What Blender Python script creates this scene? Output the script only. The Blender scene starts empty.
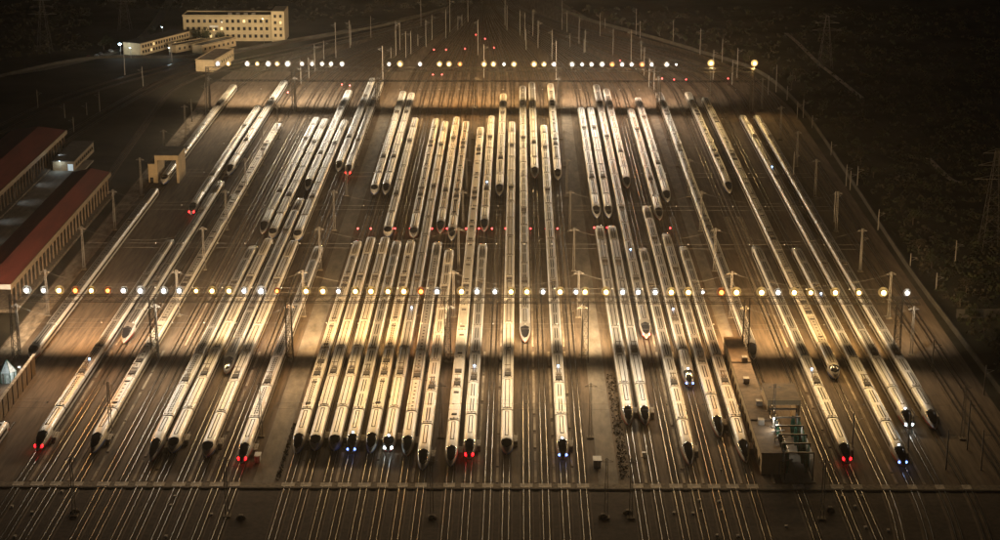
import bpy, bmesh, math, random
from mathutils import Vector, Matrix
R = math.radians
random.seed(7)
sc = bpy.context.scene
COL = sc.collection

# ------------------------------------------------------------------ camera
F, CX, CY, VPX, VPY = 1880.0, 500.0, 270.0, 519.0, -290.0
PITCH = math.atan((CY - VPY) / F)
CAM_H = math.cos(PITCH) / 0.00513
YAW = math.atan((VPX - CX) * math.cos(PITCH) / F)
cam_d = bpy.data.cameras.new('camera'); cam = bpy.data.objects.new('camera', cam_d); COL.objects.link(cam)
cam.location = (0, 0, CAM_H); cam.rotation_euler = (math.pi/2 - PITCH, 0, YAW)
cam_d.sensor_width = 36.0; cam_d.lens = F * 36 / 1000; cam_d.clip_start = 1; cam_d.clip_end = 20000
sc.camera = cam

# ------------------------------------------------------------------ night sky, moon, exposure
w = bpy.data.worlds.new('World'); sc.world = w; w.use_nodes = True
nt = w.node_tree; nt.nodes.clear()
sky = nt.nodes.new('ShaderNodeTexSky'); sky.sky_type = 'NISHITA'; sky.sun_disc = False
sky.sun_elevation = R(35); sky.sun_rotation = R(150)
bg = nt.nodes.new('ShaderNodeBackground'); bg.inputs['Strength'].default_value = 0.0012
wo = nt.nodes.new('ShaderNodeOutputWorld')
nt.links.new(sky.outputs[0], bg.inputs['Color']); nt.links.new(bg.outputs[0], wo.inputs['Surface'])
sun_d = bpy.data.lights.new('moon', 'SUN'); sun_d.energy = 0.02; sun_d.angle = R(0.5); sun_d.color = (1.0, .9, .78)
sun = bpy.data.objects.new('moon', sun_d); COL.objects.link(sun)
sun.rotation_euler = (R(55), 0, R(150))
sc.view_settings.view_transform = 'Standard'; sc.view_settings.look = 'None'
sc.view_settings.exposure = 0.0; sc.view_settings.gamma = 1.0
sc.render.engine = 'CYCLES'
sc.cycles.use_denoising = True
sc.cycles.max_bounces = 3; sc.cycles.diffuse_bounces = 2; sc.cycles.glossy_bounces = 2
sc.cycles.sample_clamp_indirect = 2.0
sc.cycles.caustics_reflective = False; sc.cycles.caustics_refractive = False
sc.cycles.pixel_filter_type = 'BLACKMAN_HARRIS'; sc.cycles.filter_width = 1.5
sc.cycles.use_light_tree = True

# ------------------------------------------------------------------ measuring: photo pixel -> point of the place
FWD = Vector((-math.sin(YAW)*math.cos(PITCH), math.cos(YAW)*math.cos(PITCH), -math.sin(PITCH)))
RGT = Vector((math.cos(YAW), math.sin(YAW), 0)); UPV = RGT.cross(FWD)
def G(u, v, z=0.0):
    d = FWD*F + RGT*(u-CX) - UPV*(v-CY)
    t = (z - CAM_H)/d.z
    return Vector((d.x*t, d.y*t, z))
def XatY(u, Y, z):            # the x of a thing in photo column u, at distance Y and height z
    zc = Y*math.cos(PITCH) + (CAM_H-z)*math.sin(PITCH)
    return (u-CX)*zc/F - math.tan(YAW)*0 - math.sin(YAW)*Y

# ------------------------------------------------------------------ helpers
def mat(name, col, rough=.7, metal=0., var=.15, scale=1., bump=0., stretch=(1, 1, 1), emit=None, coat=0., spec=.5, dark=None, coords='Object', rnd=0.):
    m = bpy.data.materials.new(name); m.use_nodes = True
    t = m.node_tree; n = t.nodes; b = n['Principled BSDF']
    b.inputs['Roughness'].default_value = rough; b.inputs['Metallic'].default_value = metal
    b.inputs['Specular IOR Level'].default_value = spec
    if coat: b.inputs['Coat Weight'].default_value = coat; b.inputs['Coat Roughness'].default_value = .5
    if emit:
        b.inputs['Base Color'].default_value = (*col, 1)
        b.inputs['Emission Color'].default_value = (*emit[:3], 1); b.inputs['Emission Strength'].default_value = emit[3]
        return m
    tc = n.new('ShaderNodeTexCoord'); mp = n.new('ShaderNodeMapping'); mp.inputs['Scale'].default_value = stretch
    t.links.new(tc.outputs[coords], mp.inputs['Vector'])
    no = n.new('ShaderNodeTexNoise'); no.inputs['Scale'].default_value = scale; no.inputs['Detail'].default_value = 6; no.inputs['Roughness'].default_value = .65
    t.links.new(mp.outputs[0], no.inputs['Vector'])
    cr = n.new('ShaderNodeValToRGB')
    d = dark or tuple(c*(1-var*1.6) for c in col)
    l = tuple(min(1, c*(1+var)) for c in col)
    cr.color_ramp.elements[0].position = .34; cr.color_ramp.elements[0].color = (*d, 1)
    cr.color_ramp.elements[1].position = .66; cr.color_ramp.elements[1].color = (*l, 1)
    t.links.new(no.outputs['Fac'], cr.inputs[0])
    if rnd:
        oi = n.new('ShaderNodeObjectInfo'); mr = n.new('ShaderNodeMapRange'); mr.inputs['To Min'].default_value = 1-rnd; mr.inputs['To Max'].default_value = 1+rnd*.6
        t.links.new(oi.outputs['Random'], mr.inputs['Value']); mx = n.new('ShaderNodeVectorMath'); mx.operation = 'SCALE'
        t.links.new(cr.outputs[0], mx.inputs[0]); t.links.new(mr.outputs[0], mx.inputs['Scale']); t.links.new(mx.outputs[0], b.inputs['Base Color'])
    else: t.links.new(cr.outputs[0], b.inputs['Base Color'])
    if bump:
        bp = n.new('ShaderNodeBump'); bp.inputs['Strength'].default_value = bump; bp.inputs['Distance'].default_value = .1
        t.links.new(no.outputs['Fac'], bp.inputs['Height']); t.links.new(bp.outputs[0], b.inputs['Normal'])
    return m

class MB:
    def __init__(s): s.v = []; s.f = []; s.m = []
    def quad(s, a, b, c, d, mi=0):
        k = len(s.v); s.v += [tuple(a), tuple(b), tuple(c), tuple(d)]; s.f.append((k, k+1, k+2, k+3)); s.m.append(mi)
    def box(s, x0, x1, y0, y1, z0, z1, mi=0):
        k = len(s.v)
        s.v += [(x0,y0,z0),(x1,y0,z0),(x1,y1,z0),(x0,y1,z0),(x0,y0,z1),(x1,y0,z1),(x1,y1,z1),(x0,y1,z1)]
        for f in ((0,3,2,1),(4,5,6,7),(0,1,5,4),(1,2,6,5),(2,3,7,6),(3,0,4,7)):
            s.f.append(tuple(k+i for i in f)); s.m.append(mi)
    def bar(s, a, b, r, n=4, mi=0, r2=None):
        a = Vector(a); b = Vector(b); d = (b-a).normalized(); r2 = r if r2 is None else r2
        u = d.cross(Vector((0,0,1)))
        if u.length < .01: u = Vector((1,0,0))
        u.normalize(); w_ = d.cross(u); k = len(s.v)
        for p, rr in ((a, r), (b, r2)):
            for i in range(n):
                an = 2*math.pi*(i+.5)/n; s.v.append(tuple(p + u*math.cos(an)*rr + w_*math.sin(an)*rr))
        for i in range(n):
            j = (i+1) % n; s.f.append((k+i, k+j, k+n+j, k+n+i)); s.m.append(mi)
        s.f.append(tuple(k+i for i in range(n))[::-1]); s.m.append(mi)
        s.f.append(tuple(k+n+i for i in range(n))); s.m.append(mi)
    def grid(s, P, mi=0, close=False):
        k = len(s.v); R_, C_ = len(P), len(P[0])
        for row in P: s.v += [tuple(p) for p in row]
        for i in range(R_-1):
            for j in range(C_-1):
                s.f.append((k+i*C_+j, k+i*C_+j+1, k+(i+1)*C_+j+1, k+(i+1)*C_+j)); s.m.append(mi(i, j) if callable(mi) else mi)
    def ball(s, c, r, mi=0, n=8, sz=1.):
        P = []
        for i in range(n//2+1):
            th = math.pi*i/(n//2)
            P.append([(c[0]+r*math.sin(th)*math.cos(2*math.pi*j/n), c[1]+r*math.sin(th)*math.sin(2*math.pi*j/n), c[2]+r*sz*math.cos(th)) for j in range(n+1)])
        s.grid(P, mi)
    def mesh(s, name, mats, smooth=False):
        me = bpy.data.meshes.new(name); me.from_pydata(s.v, [], s.f)
        for m in (mats if isinstance(mats, (list, tuple)) else [mats]): me.materials.append(m)
        me.polygons.foreach_set('material_index', s.m)
        if smooth: me.polygons.foreach_set('use_smooth', [True]*len(s.f))
        bm = bmesh.new(); bm.from_mesh(me); bmesh.ops.remove_doubles(bm, verts=bm.verts, dist=1e-4)
        bmesh.ops.recalc_face_normals(bm, faces=bm.faces); bm.to_mesh(me); bm.free()
        me.update(); return me
def ob(name, me, parent=None, loc=(0,0,0), rz=0.):
    o = bpy.data.objects.new(name, me); COL.objects.link(o); o.location = loc
    if rz: o.rotation_euler = (0, 0, rz)
    if parent: o.parent = parent
    return o
def tag(o, label=None, cat=None, group=None, kind=None):
    if label: o['label'] = label
    if cat: o['category'] = cat
    if group: o['group'] = group
    if kind: o['kind'] = kind
    return o
def thing(name, label, cat, loc=(0,0,0), group=None, rz=0.):
    return tag(ob(name, None, None, loc, rz), label, cat, group)
ORD = ['', 'first','second','third','fourth','fifth','sixth','seventh','eighth','ninth','tenth','eleventh','twelfth','thirteenth','fourteenth','fifteenth',
       'sixteenth','seventeenth','eighteenth','nineteenth','twentieth']
def ordn(i):
    if i <= 20: return ORD[i]
    t = {2:'twenty',3:'thirty',4:'forty',5:'fifty',6:'sixty',7:'seventy'}[i//10]
    return (t + '-' + ORD[i%10]) if i%10 else t[:-1] + 'ieth'

# ------------------------------------------------------------------ materials
M = {}
M['ground'] = mat('soil', (.045, .040, .028), .95, var=.5, scale=.02, bump=.3, spec=.1)
M['ballast'] = mat('ballast', (.140, .102, .070), .9, var=.3, scale=.35, bump=.3, stretch=(2.5, .16, 1), spec=.25)
M['bed'] = mat('track_bed', (.122, .090, .064), .92, var=.3, scale=.5, bump=.6, stretch=(1.5, .3, 1), spec=.2)
M['wall_grey'] = mat('weathered_wall', (.05, .043, .033), .95, var=.3, scale=.2)
M['reflector'] = mat('lamp_reflector', (.62, .58, .52), .8, var=.05, spec=.1)  # pale face of the added halo plates
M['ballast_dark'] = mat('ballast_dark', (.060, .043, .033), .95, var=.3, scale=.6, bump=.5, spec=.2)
M['concrete'] = mat('concrete', (.22, .185, .145), .85, var=.25, scale=.3, bump=.2, stretch=(1, .3, 1), spec=.3)
M['panel'] = mat('panel_concrete', (.58, .52, .43), .85, var=.35, scale=.9, bump=.2, spec=.3)
M['panel2'] = mat('panel_dark', (.22, .18, .13), .9, var=.35, scale=.9, bump=.2, spec=.3)
M['trough'] = mat('trough_concrete', (.37, .30, .22), .85, var=.35, scale=.5, stretch=(1, .3, 1), spec=.3)
M['rail'] = mat('rail_steel', (.155, .135, .112), .38, 1., var=.1, scale=.5)
M['rust_shade'] = mat('rail_foot_rust_shade', (.038, .026, .018), .9, var=.3, scale=.5, spec=.1)  # rust and the shade beside the rail, both painted into one dark colour
M['sleeper'] = mat('sleeper', (.17, .135, .10), .9, var=.2, scale=.3, spec=.2)
M['steel'] = mat('galvanised_steel', (.26, .235, .205), .6, .4, var=.15, scale=.6)
M['steel_dark'] = mat('dark_steel', (.10, .085, .07), .6, .3, var=.2, scale=.6)
M['roofred'] = mat('red_sheet_roof', (.25, .05, .032), .7, var=.2, scale=.2, stretch=(1, .15, 1))
M['fascia'] = mat('beige_fascia', (.25, .18, .105), .75, var=.12, scale=.4)
M['beige'] = mat('beige_render', (.50, .38, .22), .85, var=.12, scale=.3)
M['yellow'] = mat('yellow_render', (.52, .43, .27), .85, var=.1, scale=.15)
M['roofdark'] = mat('dark_flat_roof', (.07, .06, .05), .9, var=.3, scale=.3)
M['roofbrown'] = mat('brown_flat_roof', (.19, .13, .08), .85, var=.3, scale=.3)
M['glass'] = mat('dark_glass', (.02, .02, .022), .15, var=.1)
M['winlit'] = mat('lit_window', (.5, .4, .2), .5, emit=(1, .75, .35, 1.2))
M['white'] = mat('white_sheet', (.7, .7, .68), .6, var=.1, scale=.5)
M['green'] = mat('green_brush', (.02, .12, .07), .8, var=.3, scale=.6)
M['leaf'] = mat('leaf', (.034, .038, .018), .9, var=.5, scale=.1, spec=.1)
M['leaf2'] = mat('dry_leaf', (.042, .034, .019), .9, var=.5, scale=.1, spec=.1)
M['bark'] = mat('bark', (.09, .065, .045), .95, var=.3)
M['boxdark'] = mat('dark_unit', (.055, .048, .042), .8, var=.2, spec=.15)
M['windshield'] = mat('black_windshield', (.012, .012, .014), .12, var=.05, spec=.6)
M['panto'] = mat('pantograph_steel', (.09, .07, .055), .55, .5, var=.1)
M['gang'] = mat('gangway_rubber', (.035, .033, .03), .9, var=.1)
M['under'] = mat('underframe', (.05, .045, .04), .8, var=.2)
M['band'] = mat('window_band', (.015, .016, .02), .2, var=.1)
def em(name, c, s): M[name] = mat(name, (.8, .8, .8), .5, emit=(*c, s))
em('lamp_W', (1., .97, .90), 14); em('lamp_Y', (1., .60, .18), 13); em('lamp_O', (1., .20, .03), 10)
em('head_B', (.16, .30, 1.), 6); em('head_W', (.80, .97, 1.), 20); em('tail_R', (1., .006, .010), 10); em('sig_R', (1., .02, .03), 14)
em('roof_lamp', (.35, .62, 1.), 6); em('lamp_C', (.55, .85, 1.), 30); em('head_top', (.75, .9, 1.), 18)
LAMPCOL = {'W': (1., .87, .67), 'Y': (1., .63, .24), 'O': (1., .34, .07)}

# ------------------------------------------------------------------ ground
def flat(name, pts, z, m, kind='structure'):
    b = MB(); k = [(p[0], p[1], z) for p in pts]; b.v = k; b.f = [tuple(range(len(k)))]; b.m = [0]
    return tag(ob(name, b.mesh(name, m)), kind=kind)
flat('ground', [(-3000, -500), (3000, -500), (3000, 6000), (-3000, 6000)], 0, M['ground'])
YC = G(VPX, 489).y      # near edge of the slab crossing
yard = [(-158, YC), (-158, 905)] + [tuple(G(u, v)[:2]) for u, v in ((205, 88), (235, 70), (300, 52), (380, 30), (440, 12), (470, -2), (470, -22))] + \
       [tuple(G(u, v)[:2]) for u, v in ((560, -22), (562, 2), (600, 25), (650, 40), (700, 54), (752, 74))] + [(134, 905), (134, YC)]
flat('ballast_bed', yard, .03, M['ballast'])
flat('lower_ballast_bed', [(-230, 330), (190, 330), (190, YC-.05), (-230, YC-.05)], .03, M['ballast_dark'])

# ------------------------------------------------------------------ tracks
XEDGE = -138.2   # the short siding at the lowest left corner
TX = [-145, -125.5, -120.6, -116, -110.8, -104, -99.5, -94.5, -90, -85, -80.6, -75.5, -70.9, -57.5, -53, -47.9, -43.3, -38.3, -33.7, -28.7, -24.1,
      -17, -12.4, -7.3, -2.7, 2.4, 7.1, 11.9, 16.6, 30.3, 34.9, 39.9, 44.5, 49.5, 54.1, 59.1, 70.6, 80.2, 85.1, 92.3, 99.1, 106, 112.7]
# index 0 is the outer wash track; index i+1 is yard track i
def tx(i): return XEDGE if i == -2 else TX[i+1]
def smooth(t): t = max(0., min(1., t)); return t*t*t*(t*(6*t-15)+10)
def centre(x0, Y):
    x = x0
    if Y > 915:
        T = -22 + (x0+6)*.13
        x = x0 + (T-x0)*smooth((Y-915)/390.)
    if Y < 440 and x0 > 88: x -= (440-Y)**2*.0017
    return x
def rail_mesh(pts, off):
    b = MB(); P = []
    for i, p in enumerate(pts):
        d = (Vector(pts[min(i+1, len(pts)-1)]) - Vector(pts[max(i-1, 0)])).normalized()
        nx, ny = d.y, -d.x
        c = (p[0]+nx*off, p[1]+ny*off); h = .07
        P.append([(c[0]-nx*h, c[1]-ny*h, .05), (c[0]-nx*h, c[1]-ny*h, .27), (c[0]+nx*h, c[1]+ny*h, .27), (c[0]+nx*h, c[1]+ny*h, .05)])
    b.grid(P); Q = []
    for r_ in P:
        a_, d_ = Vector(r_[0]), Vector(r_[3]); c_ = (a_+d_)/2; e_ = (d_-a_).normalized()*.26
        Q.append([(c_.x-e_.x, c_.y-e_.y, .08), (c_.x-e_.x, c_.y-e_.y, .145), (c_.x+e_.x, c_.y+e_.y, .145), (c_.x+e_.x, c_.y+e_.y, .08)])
    b.grid(Q, 1)  # wide dark strip along the rail: painted shade as well as rust
    return b.mesh('rail', [M['rail'], M['rust_shade']])
slb = MB(); y = 385.
while y < 700: slb.box(-1.3, 1.3, y-.14, y+.14, .04, .13); y += .6
SLEEP = slb.mesh('sleepers', M['sleeper'])
RAILS = []
def bed_mesh(pts):
    b = MB(); P = []
    for i, p in enumerate(pts):
        d = (Vector(pts[min(i+1, len(pts)-1)]) - Vector(pts[max(i-1, 0)])).normalized(); nx, ny = d.y, -d.x
        P.append([(p[0]+nx*o_, p[1]+ny*o_, z_) for o_, z_ in ((-1.75, .025), (-1.35, .075), (1.35, .075), (1.75, .025))])
    b.grid(P); return b.mesh('track_bed', M['bed'])
def build_track(pts, straight_x=None, name='track'):
    t = tag(ob(name, None), kind='structure'); ob('track_bed', bed_mesh(pts), t)
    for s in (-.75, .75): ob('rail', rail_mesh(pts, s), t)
    if straight_x is not None:
        o = ob('sleepers', SLEEP, t, (straight_x, 0, 0)); o['kind'] = 'stuff'
    return t
for i, x0 in enumerate(TX):
    ys = [380 + 6*k for k in range(11)] + [905]
    ys += [915 + 13*k for k in range(36)]
    if x0 < -130: ys = [500., 905.] + [915 + 13*k for k in range(36)]
    build_track([(centre(x0, Y), Y) for Y in ys], x0 if -130 < x0 < 88 else None)
def cat(pts, n=10):
    out = []; P = [pts[0]] + list(pts) + [pts[-1]]
    for i in range(1, len(P)-2):
        for k in range(n):
            t = k/n; a, b, c, d = (Vector(P[i-1]), Vector(P[i]), Vector(P[i+1]), Vector(P[i+2]))
            out.append(tuple(.5*((2*b) + (c-a)*t + (2*a-5*b+4*c-d)*t*t + (3*b-a-3*c+d)*t**3)))
    out.append(tuple(pts[-1])); return out
def pixline(pp): return cat([tuple(G(u, v)[:2]) for u, v in pp])
mains = [[(-25,138),(62,97),(162,67),(250,47),(340,31),(440,10),(480,-4)], [(-25,146),(68,101),(165,71),(250,50),(340,34),(440,12),(482,-4)],
         [(-25,190),(92,118),(155,83),(200,68),(300,47),(430,18),(484,-4)], [(-25,200),(97,122),(160,86),(205,70),(304,50),(432,20),(486,-4)],
         [(100,190),(150,118),(176,88),(230,68),(310,50),(432,23),(488,-4)]]
build_track([(XEDGE, 360.), (XEDGE, 480.)], None)
for pp in mains: build_track(pixline(pp), None)
for xr in (123.5, 128.5):
    ys = [380 + 6*k for k in range(11)] + [905] + [915 + 13*k for k in range(30)]
    build_track([(centre(xr, Y), Y) for Y in ys], None)

# walkway strips between tracks
def strip(name, x0, x1, y0, y1, z0, z1, m):
    b = MB(); b.box(x0, x1, y0, y1, z0, z1); return tag(ob(name, b.mesh(name, m)), kind='structure')
for a in [0, 2, 3, 5, 6, 8, 9, 10, 12, 14, 16, 18, 21, 22, 24, 25, 26, 28, 30, 31, 33, 34, 36, 38, 39]:
    xm = (tx(a)+tx(a+1))/2 if a < 41 else tx(a)+2.4
    if a == 11 or a == 27: continue
    y = YC+3.6
    n = 0
    while y < 540:
        L = random.choice((7, 10, 14, 22))
        strip('walkway', xm-.32, xm+.32, y, min(y+L, 540)-.15, .02, .20+.012*(n % 3), M['trough']); y += L + random.choice((0, 0, .8, 2.5)); n += 1
for a in range(0, 41, 2):
    xm = (tx(a)+tx(a+1))/2
    if tx(a+1)-tx(a) < 8: strip('cable_trough', xm-.25, xm+.25, 545, 880, .02, .16, M['trough'])

# service roads
strip('service_road', -66.6, -61.2, YC+3.3, 905, .0, .10, M['concrete'])
strip('service_road', 20.6, 25.6, YC+3.3, 905, .0, .10, M['concrete'])
strip('service_road', 63.4, 67.2, 530, 905, .0, .09, M['concrete'])
strip('side_path', -157.5, -151.5, 520, 905, .0, .08, M['trough'])

# level crossing of concrete slabs along the foot of the yard
cr = tag(ob('crossing', None), kind='structure')
b = MB(); b.box(-190, 140, YC, YC+3.2, -.2, .16); ob('slab', b.mesh('slab', M['panel2']), cr)
b = MB(); b.box(-190, 140, YC-.7, YC-.05, -.2, .30); ob('kerb', b.mesh('kerb', M['ballast_dark']), cr)
panm = MB(); panm.box(-1.55, 1.55, YC+.3, YC+3.0, .16, .295); PAN = panm.mesh('crossing_panel', M['panel'])
for i, x0 in enumerate(TX[1:]):
    o = ob('crossing_panel', PAN, cr, (x0, 0, random.uniform(-.015, .005)))
    o.scale.x = random.uniform(.85, 1.1) if x0 < 88 else .7
# ------------------------------------------------------------------ trains
NP = 17
def prof(t):                       # half-turn cross-section, t from -1 (left skirt) to 1 (right skirt)
    pts = [(0, 3.76), (.70, 3.74), (1.26, 3.60), (1.58, 3.24), (1.69, 2.65), (1.72, 1.75), (1.66, .95), (1.42, .42)]
    a = abs(t)*(len(pts)-1); i = min(int(a), len(pts)-2); f = a-i
    return (math.copysign(1, t)*(pts[i][0]*(1-f)+pts[i+1][0]*f), pts[i][1]*(1-f)+pts[i+1][1]*f)
TS = [-1+2*j/14 for j in range(15)]
NOSE = {'sleek': (10.5, 3.0, 2.5, .72), 'long': (13.0, 2.6, 2.2, .74), 'blunt': (5.4, 3.4, 2.6, .60)}
def nose_pt(kind, s, t):
    L, pw, ph, drop = NOSE[kind]
    x, z = prof(t)
    fw = (1 - s**pw*.80)
    zt = 1 - drop*s**ph if kind != 'blunt' else 1 - drop*s**ph
    zz = .42 + (z-.42)*max(.05, zt)
    if s > .93: k = (s-.93)/.07; fw *= 1-.55*k*k; zz = .42+(zz-.42)*(1-.35*k*k)+.15*k*k
    return Vector((x*fw, -s*L, zz))
CARL = 25.2
LIV = {}
def livery(name, body, roof, rrough, rmetal, stripe, seam):
    LIV[name] = [mat(name+'_body', body, .32, 0, var=.06, scale=.4, coat=.8), mat(name+'_roof', roof, rrough, rmetal, var=.16, scale=.35, stretch=(2, .35, 1), bump=.05, coat=.8, rnd=.22),
                 M['band'], mat(name+'_stripe', stripe, .35, var=.05), mat(name+'_seam', tuple(c*.6 for c in seam), .9, var=.1, spec=.08), M['under'], M['gang']]
livery('cream', (.68, .62, .52), (.35, .31, .245), .5, .0, (.08, .14, .38), (.085, .06, .04))
livery('white', (.68, .66, .62), (.48, .475, .46), .45, .0, (.05, .12, .40), (.06, .055, .05))
livery('grey', (.6, .58, .54), (.14, .13, .118), .48, .2, (.30, .03, .03), (.022, .02, .018))
livery('silver', (.52, .50, .48), (.19, .18, .165), .46, .3, (.45, .05, .03), (.025, .022, .02))
MATI = lambda i, j: (5 if j in (0, 13) else 2 if j in (2, 11) else 0 if j in (1, 3, 4, 9, 10, 12) else 1)  # roof shoulders take the pale body colour to imitate edge highlights
MESHES = {}
def car_mesh(liv, var):
    key = ('car', liv, var)
    if key in MESHES: return MESHES[key]
    b = MB()
    ysr = [-CARL/2+.1, -CARL/2+.3, CARL/2-.3, CARL/2-.1]
    P = []
    for k, yy in enumerate(ysr):
        s = .965 if k in (0, 3) else 1
        P.append([(prof(t)[0]*s, yy, .42+(prof(t)[1]-.42)*s) for t in TS])
    b.grid(P, MATI)
    for yy in (ysr[0], ysr[-1]):
        k = len(b.v); b.v += [(prof(t)[0]*.965, yy, .42+(prof(t)[1]-.42)*.965) for t in TS]; b.f.append(tuple(range(k, k+15))); b.m.append(6)
    b.box(-1.3, 1.3, -CARL/2-.2, -CARL/2+.3, .6, 3.5, 6)
    b.box(-1.1, 1.1, -CARL/2+2.2, -CARL/2+5.4, .12, .6, 5); b.box(-1.1, 1.1, CARL/2-5.4, CARL/2-2.2, .12, .6, 5)
    zr = 3.745
    if var == 'lines':
        for sx in (-1, 1): b.box(sx*.58-.10, sx*.58+.10, -11.2, 11.2, zr-.1, zr+.07, 4)
        for yy in (-11.25, 11.25): b.box(-.69, .69, yy-.08, yy+.08, zr-.1, zr+.08, 4)
    elif var == 'chevron':
        for k in range(13):
            y0 = -10.2+k*1.65
            b.box(-.50, -.14, y0, y0+1.1, zr-.1, zr+.06, 4); b.box(.10, .46, y0+.35, y0+1.35, zr-.1, zr+.06, 4)
    elif var == 'vents':
        for k in range(7): b.box(-.28, .28, -9.5+k*3.0, -9.5+k*3.0+.7, zr-.1, zr+.07, 4)
        for sx in (-1, 1): b.box(sx*.95-.05, sx*.95+.05, -11.5, 11.5, zr-.25, zr-.02, 4)
    elif var == 'twin':
        for sx in (-1, 1): b.box(sx*.36-.13, sx*.36+.13, -10.5, -1.2, zr-.1, zr+.09, 4); b.box(sx*.36-.13, sx*.36+.13, 1.2, 10.5, zr-.1, zr+.09, 4)
    for sx in (-1, 1): b.box(sx*1.46-.05, sx*1.46+.05, -12, 12, 3.38, 3.50, 0)
    MESHES[key] = b.mesh('car', LIV[liv]); return MESHES[key]
def lead_mesh(liv, kind):
    key = ('lead', liv, kind)
    if key in MESHES: return MESHES[key]
    L = NOSE[kind][0]; b = MB(); yN = -CARL/2+L    # nose points to -y, tip at -CARL/2
    P = [[(prof(t)[0]*.965, CARL/2-.25, .42+(prof(t)[1]-.42)*.965) for t in TS], [(prof(t)[0], CARL/2-.5, prof(t)[1]) for t in TS]]
    SS = [0, .1, .2, .3, .4, .5, .6, .7, .78, .86, .92, .96, 1.]
    P += [[nose_pt(kind, s, t) + Vector((0, yN, 0)) for t in TS] for s in SS]
    b.grid(P, lambda i, j: MATI(i, j) if i < 2 else (5 if j in (0, 13) else 3 if (j in (1, 12) and i > 3) else 1 if j in (4, 5, 6, 7, 8, 9) else 0))
    k = len(b.v); b.v += [tuple(nose_pt(kind, 1., t) + Vector((0, yN, 0))) for t in TS]; b.f.append(tuple(range(k, k+15))); b.m.append(0)
    k = len(b.v); b.v += [tuple(p) for p in P[0]]; b.f.append(tuple(range(k, k+15))); b.m.append(6)
    b.box(-1.1, 1.1, CARL/2-5.4, CARL/2-2.2, .12, .6, 5); b.box(-1.0, 1.0, yN-1.5, yN+1.8, .12, .6, 5)
    y0 = yN+.6
    for sx in (-1, 1): b.box(sx*.42-.11, sx*.42+.11, y0, CARL/2-1.6, 3.64, 3.81, 4)
    for yy in (y0, CARL/2-1.6): b.box(-.48, .48, yy-.08, yy+.08, 3.64, 3.82, 4)
    MESHES[key] = b.mesh('lead_car', LIV[liv], True)
    for p in MESHES[key].polygons:
        if p.material_index in (4, 5): p.use_smooth = False
    return MESHES[key]
def shield_mesh(kind):
    key = ('shield', kind)
    if key in MESHES: return MESHES[key]
    L = NOSE[kind][0]; yN = -CARL/2+L
    s0, s1, tw = {'sleek': (.30, .92, .52), 'long': (.30, .95, .54), 'blunt': (.26, .86, .46)}[kind]
    b = MB(); P = []
    for i in range(11):
        f = i/10; s = s0+(s1-s0)*f; wd = tw*max(.05, math.sqrt(max(0, 1-(2*f-1)**2)))
        P.append([nose_pt(kind, s, wd*(-1+2*j/8)) + Vector((0, yN-.02, .045)) for j in range(9)])
    b.grid(P); MESHES[key] = b.mesh('windshield', M['windshield'], True); return MESHES[key]
def light_mesh(kind, m, bar=False, top=False):
    key = ('light', kind, m, bar, top)
    if key in MESHES: return MESHES[key]
    b = MB(); b.ball((0, 0, 0), .34 if not bar else .3, n=8, sz=1.)
    MESHES[key] = b.mesh('light', M[m], True); return MESHES[key]
pb = MB()
pb.box(-.85, .85, -.9, .9, 3.80, 3.90)
for sx in (-.6, .6): pb.bar((sx, -1.0, 3.9), (sx, 1.0, 3.9), .09)
pb.bar((0, .8, 3.9), (0, -1.5, 4.5), .09); pb.bar((0, -1.5, 4.5), (0, 1.1, 4.85), .07); pb.bar((-.9, 1.1, 4.88), (.9, 1.1, 4.88), .08); pb.bar((-.8, 1.4, 4.86), (.8, 1.4, 4.86), .06)
PANTO = pb.mesh('pantograph', M['panto'])
ub = MB(); ub.box(-.95, .95, -1.5, 1.5, 3.55, 3.92); ub.box(-.8, .8, -1.3, 1.3, 3.92, 3.98); UNIT = ub.mesh('roof_unit', M['boxdark'])
ub = MB(); ub.box(-.7, .7, -.55, .55, 3.6, 3.88); UNIT2 = ub.mesh('roof_vent', M['boxdark'])
ub = MB(); ub.box(-1.15, 1.15, -.07, .07, 3.50, 3.80); ub.box(-.16, .16, -.35, .35, 3.6, 3.9); UNIT3 = ub.mesh('cable_bridge', M['boxdark'])

TRAINS = []
def make_train(track, nosey, n, liv, kind, var, front=None, rlamp=None, tailY=None, heavy=False):
    TRAINS.append(dict(track=track, nosey=nosey, n=n, liv=liv, kind=kind, var=var, front=front, rlamp=rlamp, tailY=tailY, heavy=heavy))
T = make_train
# track, nose row in photo, cars, livery, nose, roof
T(-2, 800, 4, 'grey', 'blunt', 'lines', tailY=474)
T(-1, 187, 8, 'cream', 'blunt', 'vents'); T(-1, 364, 8, 'grey', 'blunt', 'vents')
T(0, 218, 8, 'white', 'sleek', 'chevron', 'R'); T(0, 456, 8, 'grey', 'sleek', 'chevron', 'R', 350)
T(1, 178, 8, 'white', 'sleek', 'lines'); T(1, 347, 8, 'grey', 'sleek', 'lines')
T(3, 458, 16, 'cream', 'sleek', 'vents', heavy=True)
T(6, 237, 8, 'grey', 'sleek', 'chevron'); T(6, 466, 8, 'grey', 'long', 'chevron')
T(7, 242, 8, 'cream', 'blunt', 'lines'); T(7, 458, 8, 'cream', 'blunt', 'lines')
T(8, 193, 8, 'white', 'sleek', 'chevron'); T(8, 378, 8, 'grey', 'sleek', 'chevron')
T(9, 244, 8, 'cream', 'blunt', 'lines'); T(9, 462, 8, 'cream', 'blunt', 'lines')
T(10, 174, 8, 'white', 'sleek', 'chevron'); T(11, 178, 8, 'silver', 'sleek', 'chevron', 'R'); T(11, 468, 8, 'silver', 'sleek', 'chevron', 'R')
T(12, 197, 8, 'white', 'blunt', 'vents'); T(12, 458, 8, 'cream', 'sleek', 'chevron', heavy=True)
T(13, 197, 8, 'white', 'sleek', 'lines'); T(13, 455, 8, 'cream', 'blunt', 'lines')
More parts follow.
